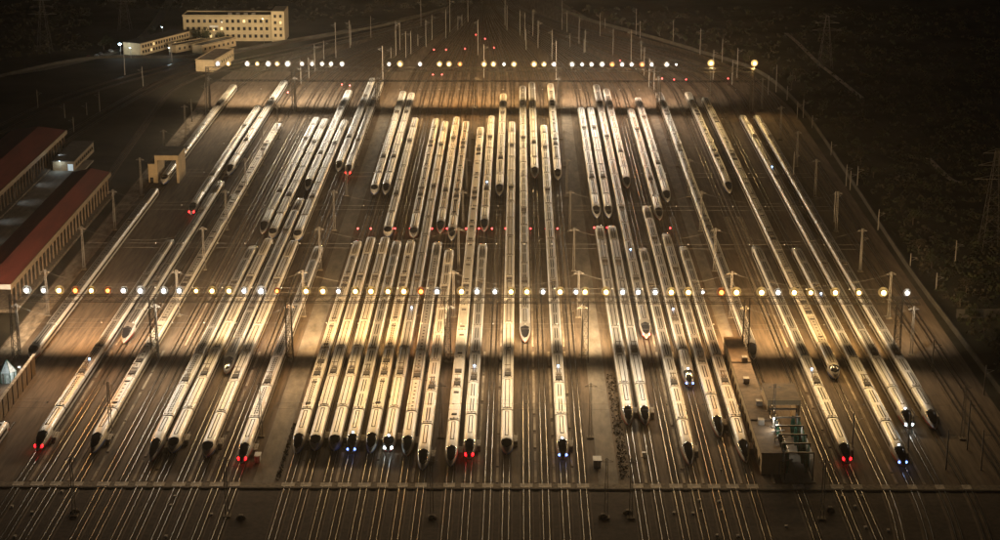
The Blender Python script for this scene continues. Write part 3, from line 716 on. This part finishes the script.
def street_light(p, h, col, en, label, lens='lamp_C', grp=None, cat='lamp', r=.45):
    r_ = thing('area_lamp', label, cat, p, grp)
    b = MB(); b.bar((0, 0, 0), (0, 0, h), .14, 6, r2=.09); b.bar((0, 0, h), (0, -1.2, h+.2), .07); ob('pole', b.mesh('pole', M['steel']), r_)
    b = MB(); b.box(-.35, .35, -1.9, -.9, h+.12, h+.36); hd = ob('head', b.mesh('head', M['steel_dark']), r_)
    b = MB(); b.ball((0, -1.5, h), r, n=8, sz=.7); ob('lens', b.mesh('lens', M[lens], True), hd)
    ld = bpy.data.lights.new('area_light', 'POINT'); ld.energy = en; ld.color = col; ld.shadow_soft_size = .3
    lo = bpy.data.objects.new('area_light', ld); COL.objects.link(lo); lo.parent = r_; lo.location = (0, -2.2, h-.7)
# yellow office building at the back
p0 = G(184, 41); p1 = G(272, 41); Wd = p1.x-p0.x
r_ = thing('office_building', 'pale yellow three-storey office building with flat dark roof behind the yard', 'building', (p0.x, p0.y, 0))
block(r_, 0, Wd, 0, 16, 14.5, 'yellow', 'roofdark', .7)
b = MB(); b.box(Wd+.4, Wd+8, -2.5, 18, 0, 18); ob('stair_tower', b.mesh('stair_tower', M['yellow']), r_)
windows(r_, 0, 1, Wd-1, .8, 14, 15, 3, 0, 1.7, 2.0, lit=(4, 21, 40))
b = MB(); b.box(Wd*.30, Wd*.40, -1.2, -.005, 8.2, 9.4); ob('balcony', b.mesh('balcony', M['white']), r_)
for k in range(4):
    b = MB(); b.box(Wd*(.5+.09*k), Wd*(.5+.09*k)+2.2, 4, 6, 14.75, 16.0); ob('roof_unit', b.mesh('roof_unit', M['steel']), r_)
windows(r_, 0, Wd+1, Wd+7.4, 2, 17, 2, 4, -2.5, 1.5, 1.8, lit=(5,))
street_light(G(264, 44), 15, (1, .75, .4), 1900, 'warm lamp on a pole before the yellow office building', 'lamp_Y', r=.3)
street_light(G(215, 45), 9, (1, .78, .45), 1500, 'low warm lamp beside the round trees before the office building', 'lamp_Y', r=.22)
# barrack block
p0 = G(141, 56); p1 = G(190, 43)
d = p1-p0; rz = math.atan2(d.y, d.x); Lb = d.length
r_ = thing('barrack_building', 'long two-storey beige block with dark roof beside the car park', 'building', p0, rz=rz)
block(r_, 0, Lb, 0, 12, 7, 'beige', 'roofdark', 0)
windows(r_, 0, 1, Lb-1, .6, 6.6, 18, 2, 0, 1.6, 1.7, lit=(3, 12, 22))
for (ua, va, ub_, vb, h, wd, lab, wall) in ((176, 53, 208, 47, 4, 6, 'low beige storehouse with pale roof edge below the barrack block', 'beige'), (202, 54, 236, 46, 4.5, 7, 'low dark-roofed storehouse nearer the office building', 'beige'), (214, 72, 234, 60, 6, 10, 'beige hut standing right behind the first far floodlights', 'beige')):
    p0 = G(ua, va); p1 = G(ub_, vb); d = p1-p0
    r_ = thing('storehouse', lab, 'building', p0, rz=math.atan2(d.y, d.x))
    block(r_, 0, d.length, 0, wd, h, wall, 'roofbrown' if h > 5 else 'roofdark', .3)
    windows(r_, 0, 1, d.length-1, .8, h-.4, max(3, int(d.length/4)), 1, 0, 1.4, 1.5)
street_light(G(121, 56), 7, (.70, .9, 1.), 1300, 'bright bluish lamp over the car park beside the barrack block', 'lamp_C', 'car park lamps', r=.8)
street_light(G(131, 58), 6, (.6, .85, 1.), 350, 'dimmer bluish lamp nearest the barrack block corner', 'lamp_C', 'car park lamps', r=.4)
street_light(G(163, 40), 8, (.75, .9, 1.), 500, 'thin lamp pole with white lamps behind the barrack block', 'lamp_C', None, r=.3)
street_light(G(170, 58), 6, (.6, .85, 1.), 900, 'small bluish lamp before the low storehouse', 'lamp_C', None, r=.3)
street_light(G(61, 172), 5, (.7, .9, 1.), 500, 'bluish lamp at the end door of the platform kiosk', 'lamp_C', None, r=.12)
# parked cars near the lamp
def car(p, rz, m, label):
    r_ = thing('parked_car', label, 'car', p, 'cars in the car park', rz)
    b = MB(); sec = [(-2.2, .75), (-2.1, .95), (-1.0, 1.0), (-.5, 1.45), (1.1, 1.45), (1.7, 1.0), (2.2, .9), (2.25, .6)]
    P = [[(-.85*s, y, .3), (-.88*s, y, z*.6), (-.7*s, y, z), (.7*s, y, z), (.88*s, y, z*.6), (.85*s, y, .3)] for (y, z), s in zip(sec, (.9, .96, 1, 1, 1, 1, .97, .9))]
    b.grid(P); b.quad(P[0][0], P[0][1], P[0][4], P[0][5]); b.quad(P[-1][0], P[-1][1], P[-1][4], P[-1][5]); ob('body', b.mesh('body', m), r_)
    b = MB(); b.quad((-.66, -.95, 1.05), (.66, -.95, 1.05), (.62, -.55, 1.44), (-.62, -.55, 1.44)); ob('windscreen', b.mesh('windscreen', M['glass']), r_)
    wb = MB(); wb.bar((-.1, 0, 0), (.1, 0, 0), .32, 10); WM = wb.mesh('wheel', M['boxdark'])
    for sx in (-.8, .8):
        for yy in (-1.35, 1.35): ob('wheel', WM, r_, (sx, yy, .32))
cols = [M['white'], M['steel'], M['boxdark'], M['white'], M['roofred']]
for k, (u, v, c) in enumerate([(97, 57, 'white'), (101, 55, 'silver'), (107, 53, 'black'), (111, 52, 'white'), (89, 58, 'red')]):
    car(G(u, v), .6, cols[k], f"small {c} car parked near the bluish lamp, {ordn(5-[4,0,1,2,3].index(k))} from the barrack block")

# train washing gate on the outer left track
x0 = tx(-1); yg = G(170, 183).y
r_ = thing('washing_gate', 'beige portal building straddling the outermost left track', 'gate', (x0, yg, 0))
b = MB(); b.box(-7.0, -4.2, 0, 16, 0, 8.0); ob('annex', b.mesh('annex', M['beige']), r_)
b = MB(); b.box(-7.2, -4.25, -.2, 16.2, 8.0, 8.3); ob('annex_roof', b.mesh('annex_roof', M['roofdark']), r_)
b = MB(); b.box(-4.2, -3.2, 0, 16, 0, 9.6); ob('wall', b.mesh('wall', M['beige']), r_)
b = MB(); b.box(4.6, 5.6, 0, 16, 0, 9.6); ob('wall', b.mesh('wall', M['beige']), r_)
b = MB(); b.box(-4.2, 5.6, 0, 16, 9.6, 11.6); ob('lintel', b.mesh('lintel', M['beige']), r_)
b = MB(); b.box(-4.4, 5.8, -.2, 16.2, 11.6, 11.9); ob('roof', b.mesh('roof', M['roofdark']), r_)
b = MB(); b.box(-6.4, -5.0, -.1, -.005, 0, 2.4); ob('door', b.mesh('door', M['glass']), r_)

# kiosk on the platform by the far shed
p0 = G(42, 170); p1 = G(56, 172)
r_ = thing('platform_kiosk', 'small beige platform kiosk with a lit white end beside the far shed', 'kiosk', (-196, G(50, 172).y, 0))
block(r_, 0, 9, 0, 38, 4.6, 'fascia', 'roofdark', 0)
windows(r_, 0, 2, 36, .8, 4.2, 9, 1, 9.17, 1.8, 1.4, axis='y')
b = MB(); b.box(6.4, 8.6, -.1, -.005, .2, 3.4); ob('lit_door', b.mesh('lit_door', mat('lit_panel', (.7, .8, .85), .5, emit=(.7, .9, 1., .3))), r_)

# corrugated wall and glass tent at the lower left
r_ = thing('panel_wall', 'tall beige corrugated panel wall beside the lowest left tracks', 'wall', (-141.5, 452, 0))
pw = MB()
for k in range(8): pw.box(-.12 if k % 2 else -.2, .12 if k % 2 else .2, k*.62, k*.62+.62, 0, 5.6)
PWM = pw.mesh('panel', M['fascia']); pp = MB(); pp.box(-.3, .35, -.12, .12, 0, 5.9); PPM = pp.mesh('post', M['steel_dark'])
for k in range(13):
    ob('panel', PWM, r_, (0, k*5.2, 0)); ob('post', PPM, r_, (0, k*5.2-.12, 0))
b = MB(); b.box(-.4, .45, -.3, 67.6, 5.9, 6.1); ob('coping', b.mesh('coping', M['panel']), r_)
p = G(8, 381); r_ = thing('glass_tent', 'pointed pale glass tent behind the corrugated wall', 'tent', p)
b = MB()
for k in range(6):
    a0, a1 = k*math.pi/3, (k+1)*math.pi/3
    b.quad((2.6*math.cos(a0), 2.6*math.sin(a0), 0), (2.6*math.cos(a1), 2.6*math.sin(a1), 0), (2.6*math.cos(a1), 2.6*math.sin(a1), 3.2), (2.6*math.cos(a0), 2.6*math.sin(a0), 3.2))
ob('side', b.mesh('side', mat('tent_glass', (.62, .66, .60), .3, var=.3, scale=1.5)), r_)
b = MB()
for k in range(6):
    a0, a1 = k*math.pi/3, (k+1)*math.pi/3
    b.quad((2.7*math.cos(a0), 2.7*math.sin(a0), 3.2), (2.7*math.cos(a1), 2.7*math.sin(a1), 3.2), (.05*math.cos(a1), .05*math.sin(a1), 6.6), (.05*math.cos(a0), .05*math.sin(a0), 6.6))
ob('roof', b.mesh('roof', mat('tent_roof', (.66, .68, .63), .3, var=.25, scale=1.5)), r_)
gp = MB(); gp.bar((2.65, 0, 0), (2.65, 0, 3.2), .1); GP = gp.mesh('post', M['green'])
for k in range(12): ob('post', GP, r_, rz=k*math.pi/6)
gr = MB(); gr.bar((2.7, 0, 3.2), (.05, 0, 6.65), .09); GR = gr.mesh('rib', M['green'])
for k in range(6): ob('rib', GR, r_, rz=k*math.pi/3)
street_light(G(22, 385), 6, (.85, .95, 1.), 1500, 'small white lamp between glass tent and corrugated wall', 'lamp_C', None, r=.2)
# washing plant on track 35
r_ = thing('plant_building', 'long flat-roofed beige plant building between trains and the washing frames', 'building', (63.2, 445, 0))
b = MB(); b.box(-1.0, 4.2, 0, 92, 0, 5.6); ob('wall', b.mesh('wall', M['beige']), r_)
for k in range(4):
    b = MB(); b.box(-1.15, 4.35, k*23, k*23+22.7, 5.6, 5.95+.25*(k % 2)); ob('roof', b.mesh('roof', M['roofbrown']), r_)
wb = MB(); wb.box(-.1, -.002, -1.2, 1.2, 1.6, 3.4); WM = wb.mesh('window', M['glass'])
for k in range(15): ob('window', WM, r_, (-1.0, 3.4+k*6.1, 0))
for k, (xx, yy) in enumerate(((1.2, 20), (2.4, 34), (1.0, 52), (2.6, 70))):
    b = MB(); b.box(xx-.8, xx+.8, yy-1, yy+1, 6.1, 7.5); ob('roof_unit', b.mesh('roof_unit', M['steel']), r_)
r_ = thing('wash_hall', 'brown-roofed open washing hall over the track beside the plant building', 'shed', (71.6, 474, 0))
b = MB(); b.box(-4.4, 4.4, 0, 13, 9.0, 9.5); ob('roof', b.mesh('roof', M['roofbrown']), r_)
b = MB(); b.box(-4.4, 4.4, -.25, -.01, 8.1, 9.55); ob('fascia', b.mesh('fascia', M['beige']), r_)
b = MB(); b.box(-4.3, -3.9, .02, 12.9, 0, 8.98); ob('wall', b.mesh('wall', M['beige']), r_)
b = MB(); b.box(3.9, 4.3, .02, 12.9, 0, 8.98); ob('wall', b.mesh('wall', M['beige']), r_)
r_ = thing('washing_plant', 'grey steel train washing frames with green screens before the brown hall', 'washing plant', (71.2, 441, 0))
fr = MB(); fr.box(-3.7, -3.4, 0, .35, 0, 7.4); fr.box(3.4, 3.7, 0, .35, 0, 7.4); fr.box(-3.7, 3.7, 0, .35, 7.4, 7.8); FR = fr.mesh('frame', M['steel_dark'])
for k in range(6): ob('frame', FR, r_, (0, k*6.2, 0))
br = MB()
for a in range(10):
    br.bar((.25*math.cos(a*.63), .25*math.sin(a*.63), .4), (.62*math.cos(a*.63), .62*math.sin(a*.63), 3.2), .12, 4); br.bar((.62*math.cos(a*.63), .62*math.sin(a*.63), 3.2), (.3*math.cos(a*.63), .3*math.sin(a*.63), 6.2), .12, 4)
BR = br.mesh('brush', M['green'])
for k in range(5):
    for sx in (-2.5, 2.5): ob('brush', BR, r_, (sx, k*6.2+4.6, 0))
pn = MB(); pn.box(-.06, .06, 0, 2.6, .6, 6.8); PN = pn.mesh('screen', M['green']); PN2 = pn.mesh('screen', M['white'])
for k in range(10): ob('screen', PN if k % 3 and k > 1 else PN2, r_, (3.55, k*3.1+.42, 0))
tk = MB(); tk.bar((0, 0, 0), (0, 0, 2.3), .8, 12); tk.bar((0, 0, 2.3), (0, 0, 2.7), .8, 12, r2=.25); TK = tk.mesh('tank', M['white'])
for k in range(9): ob('tank', TK, r_, (-2.9+(k % 3)*.35, 8+k*2.7, 1.2 if k % 2 else 2.4))
sv = MB(); sv.box(-4.2, -1.6, 5, 32, 0, 1.15); ob('plinth', sv.mesh('plinth', M['panel2']), r_)
for k in range(9):
    b = MB(); z = random.uniform(4.5, 7.0); b.bar((-4.7, 2+k*3.3, z), (-1.2, 3.2+k*3.3, z), .14, 6); b.bar((-4.7, 2+k*3.3, z), (-4.7, 2+k*3.3, .5), .12, 6); ob('pipe', b.mesh('pipe', M['steel']), r_)
b = MB(); b.box(-4.2, 4.2, -1.5, 33, .05, .2); ob('floor', b.mesh('floor', M['concrete']), r_)
r_ = thing('plant_lamp', 'white lamp on a pole inside the washing frames', 'lamp', (67.3, 462, 0))
b = MB(); b.bar((0, 0, 0), (0, 0, 9), .1, 6); ob('pole', b.mesh('pole', M['steel']), r_)
b = MB(); b.ball((0, -.3, 8.9), .2, n=8); ob('lens', b.mesh('lens', M['lamp_W'], True), r_)
ld = bpy.data.lights.new('plant_light', 'POINT'); ld.energy = 1000; ld.color = (1, .95, .82); ld.shadow_soft_size = .3
lo = bpy.data.objects.new('plant_light', ld); COL.objects.link(lo); lo.parent = r_; lo.location = (.6, -1, 8.2)

# ------------------------------------------------------------------ boundary wall, channel paths, pylons, right side
def wall_along(name, label, pts, h, th, m, cat_, n=6):
    r_ = thing(name, label, cat_, (0, 0, 0)); P = cat(pts, n)
    for a, c in zip(P[:-1], P[1:]):
        d = Vector(c)-Vector(a); L = d.length; b = MB(); b.box(0, L-.05, -th/2, th/2, 0, h)
        ob('segment', b.mesh('segment', m), r_, (a[0], a[1], 0), math.atan2(d.y, d.x))
def ribbon(name, pts, wd, z, m):
    P = cat(pts, 8); b = MB(); Q = []
    for i, p in enumerate(P):
        d = (Vector(P[min(i+1, len(P)-1)])-Vector(P[max(i-1, 0)])).normalized()
        Q.append([(p[0]-d.y*wd/2, p[1]+d.x*wd/2, z), (p[0]+d.y*wd/2, p[1]-d.x*wd/2, z)])
    b.grid(Q); return tag(ob(name, b.mesh(name, m)), kind='structure')
gp2 = lambda L: [tuple(G(u, v)[:2]) for u, v in L]
wall_along('boundary_wall', 'low weathered boundary wall curving along the hillside beyond the outer tracks', gp2([(555, 8), (592, 22), (647, 37), (700, 53), (757, 72), (800, 108), (850, 180), (905, 265), (960, 340), (1020, 420)]), 1.9, .5, M['wall_grey'], 'wall')
wall_along('boundary_wall', 'low weathered boundary wall along the dark main tracks at far left', gp2([(-20, 82), (60, 64), (110, 58), (200, 57), (300, 40), (380, 27), (445, 9)]), 1.6, .5, M['wall_grey'], 'wall')
ribbon('channel_path', gp2([(786, 33), (800, 45), (818, 63), (832, 74), (862, 98)]), 2.6, .06, M['trough'])
ribbon('channel_path', gp2([(928, 158), (942, 172), (952, 180), (964, 183)]), 2.6, .06, M['trough'])
ribbon('dirt_road', gp2([(-20, 78), (50, 68), (120, 50), (150, 30), (170, 0)]), 6, .05, M['panel2'])
r_ = thing('site_hoarding', 'weathered panel hoarding standing on the dark ground beyond the boundary wall', 'fence', G(956, 318))
hb = MB(); hb.box(0, 4.2, -.1, .1, 0, 3.0); HB = hb.mesh('panel', M['wall_grey'])
for k in range(4): ob('panel', HB, r_, (k*4.3, k*.25, 0))
pyl = [(45, 52, 0, 'lattice power pylon in the dark at far left behind the car park'), (125, 30, -10, 'second lattice power pylon, behind the barrack block'), (825, 68, 15, 'lattice power pylon on the dark hillside beside the channel path'), (990, 250, 150, 'lattice power pylon at the far right edge of the hillside')]
for u, vf, vt, lab in pyl:
    p = G(u, vf); dep = PITCH + math.atan((vt-CY)/F); h = CAM_H - p.y*math.tan(dep)
    r_ = thing('power_pylon', lab, 'pylon', p, 'power pylons')
    ob('tower', lattice(h, 7.5, 1.3, .09, 4).mesh('tower', M['steel_dark']), r_)
    for zz, ww in ((h*.72, 8), (h*.86, 6.5), (h*.98, 5)):
        b = MB(); b.bar((-ww, 0, zz), (ww, 0, zz), .16); b.bar((-ww, 0, zz), (0, 0, zz+1.6), .1); b.bar((ww, 0, zz), (0, 0, zz+1.6), .1); ob('cross_arm', b.mesh('cross_arm', M['steel_dark']), r_)

# ------------------------------------------------------------------ vegetation
def leaf_cloud(b, c, rx, rz, n, size):
    for _ in range(n):
        while True:
            q = Vector((random.uniform(-1, 1), random.uniform(-1, 1), random.uniform(-1, 1)))
            if .25 < q.length < 1: break
        p = Vector((c[0]+q.x*rx, c[1]+q.y*rx, c[2]+q.z*rz)); s = size*random.uniform(.5, 1.2)
        u = Vector((random.gauss(0, 1), random.gauss(0, 1), random.gauss(0, 1))).normalized(); v = u.cross(Vector((random.gauss(0, 1), random.gauss(0, 1), random.gauss(0, 1)))).normalized()
        b.quad(p-u*s, p-v*s*.6, p+u*s, p+v*s*.6)
TREES = []
for k in range(3):
    b = MB()
    for q in range(9): leaf_cloud(b, (random.uniform(-1.8, 1.8), random.uniform(-1.8, 1.8), 4.5+random.uniform(-1.4, 2.0)), 1.6, 1.3, 55, .38)
    crown = b.mesh('crown', M['leaf' if k < 2 else 'leaf2'])
    b = MB(); b.bar((0, 0, 0), (.1, 0, 3.6), .24, 7, r2=.14)
    for q in range(4): b.bar((.05, 0, 2.4), (1.3*math.cos(q*1.6), 1.3*math.sin(q*1.6), 4.4), .09, 5, r2=.04)
    TREES.append((crown, b.mesh('trunk', M['bark'])))
def tree(p, s, k, label, grp):
    r_ = thing('tree', label, 'tree', p, grp, random.uniform(0, 6)); r_.scale = (s, s, s); ob('crown', TREES[k][0], r_); ob('trunk', TREES[k][1], r_)
for k, (u, v, s, lab) in enumerate([(196, 43.5, 1.25, 'round dark tree before the left end of the office building'), (205, 44, 1.35, 'second round dark tree before the office building'), (221, 44.5, 1.1, 'round dark tree right under the office building balcony'), (104, 50, 1.1, 'green tree lit by the bluish car park lamp'), (111, 48, .9, 'smaller green tree lit by the bluish car park lamp'), (152, 38, 1.0, 'dark tree behind the barrack block roof')]):
    tree(G(u, v), s, k % 2, lab, 'trees around the buildings')
wallpx = [(555, 8), (592, 22), (647, 37), (700, 53), (757, 72), (800, 108), (850, 180), (905, 265), (960, 340), (1020, 420)]
WP = cat(gp2(wallpx), 30)
def outside(p):   # lies beyond the boundary wall
    for a, c in zip(WP[:-1], WP[1:]):
        lo_, hi = min(a[1], c[1]), max(a[1], c[1])
        if lo_ <= p[1] <= hi: return p[0] > a[0] + 5
    return False
WQ = cat(gp2(wallpx), 6)
for k in range(3, len(WQ)-1, 1):
    q = WQ[k]; tree((q[0]+random.uniform(4, 14), q[1]+random.uniform(-6, 6), 0), random.uniform(.45, .95), k % 3, f"low shrubby tree beyond the hillside boundary wall, {ordn(k-2)} along it from the far end", 'shrubby trees along the boundary wall')
bv = MB(); bv2 = MB(); n = 0
while n < 1500:
    u = random.uniform(560, 1010); v = random.uniform(2, 400); p = G(u, v)
    if not outside(p): continue
    s = random.uniform(.8, 2.6); leaf_cloud(bv if random.random() < .5 else bv2, (p.x, p.y, s*.5), s*1.3, s*.7, 12, .75); n += 1
tag(ob('undergrowth', bv.mesh('undergrowth', M['leaf'])), 'dark green undergrowth covering the hillside beyond the wall', 'undergrowth', kind='stuff')
tag(ob('dry_undergrowth', bv2.mesh('dry_undergrowth', M['leaf2'])), 'dry brown undergrowth covering the hillside beyond the wall', 'undergrowth', kind='stuff')
bv = MB(); n = 0
while n < 500:
    u = random.uniform(-10, 480); v = random.uniform(1, 120); p = G(u, v)
    if v > 60 - .12*u and not (v < 40 and u < 170): continue
    if 90 < u < 290 and v > 10: continue
    s = random.uniform(.8, 2.2); leaf_cloud(bv, (p.x, p.y, s*.5), s*1.3, s*.7, 12, .75); n += 1
tag(ob('scrub', bv.mesh('scrub', M['leaf2'])), 'dark scrub on the waste ground beyond the far left tracks', 'scrub', kind='stuff')
# tufts beside the service road and along the road verge
bv = MB()
for _ in range(420):
    p = (random.uniform(26.2, 28.6), random.uniform(442, 520), .15); leaf_cloud(bv, p, .35, .2, 4, .22)
for _ in range(160):
    p = (random.uniform(-61, -60.2), random.uniform(440, 480), .15); leaf_cloud(bv, p, .35, .2, 4, .22)
tag(ob('verge_weeds', bv.mesh('verge_weeds', M['leaf2'])), 'brown weeds along the edges of the service roads', 'weeds', kind='stuff')

# ------------------------------------------------------------------ the misty night air
hm = bpy.data.materials.new('haze_air'); hm.use_nodes = True; n_ = hm.node_tree.nodes; n_.clear()
vo = n_.new('ShaderNodeVolumePrincipled'); vo.inputs['Color'].default_value = (.9, .82, .7, 1); vo.inputs['Density'].default_value = .00005; vo.inputs['Anisotropy'].default_value = .86
mo = n_.new('ShaderNodeOutputMaterial'); hm.node_tree.links.new(vo.outputs[0], mo.inputs['Volume'])
b = MB(); b.box(-3100, 3100, -600, 6100, -1.5, CAM_H+4); tag(ob('haze', b.mesh('haze', hm)), 'thin warm night haze over the whole yard', 'haze', kind='stuff')
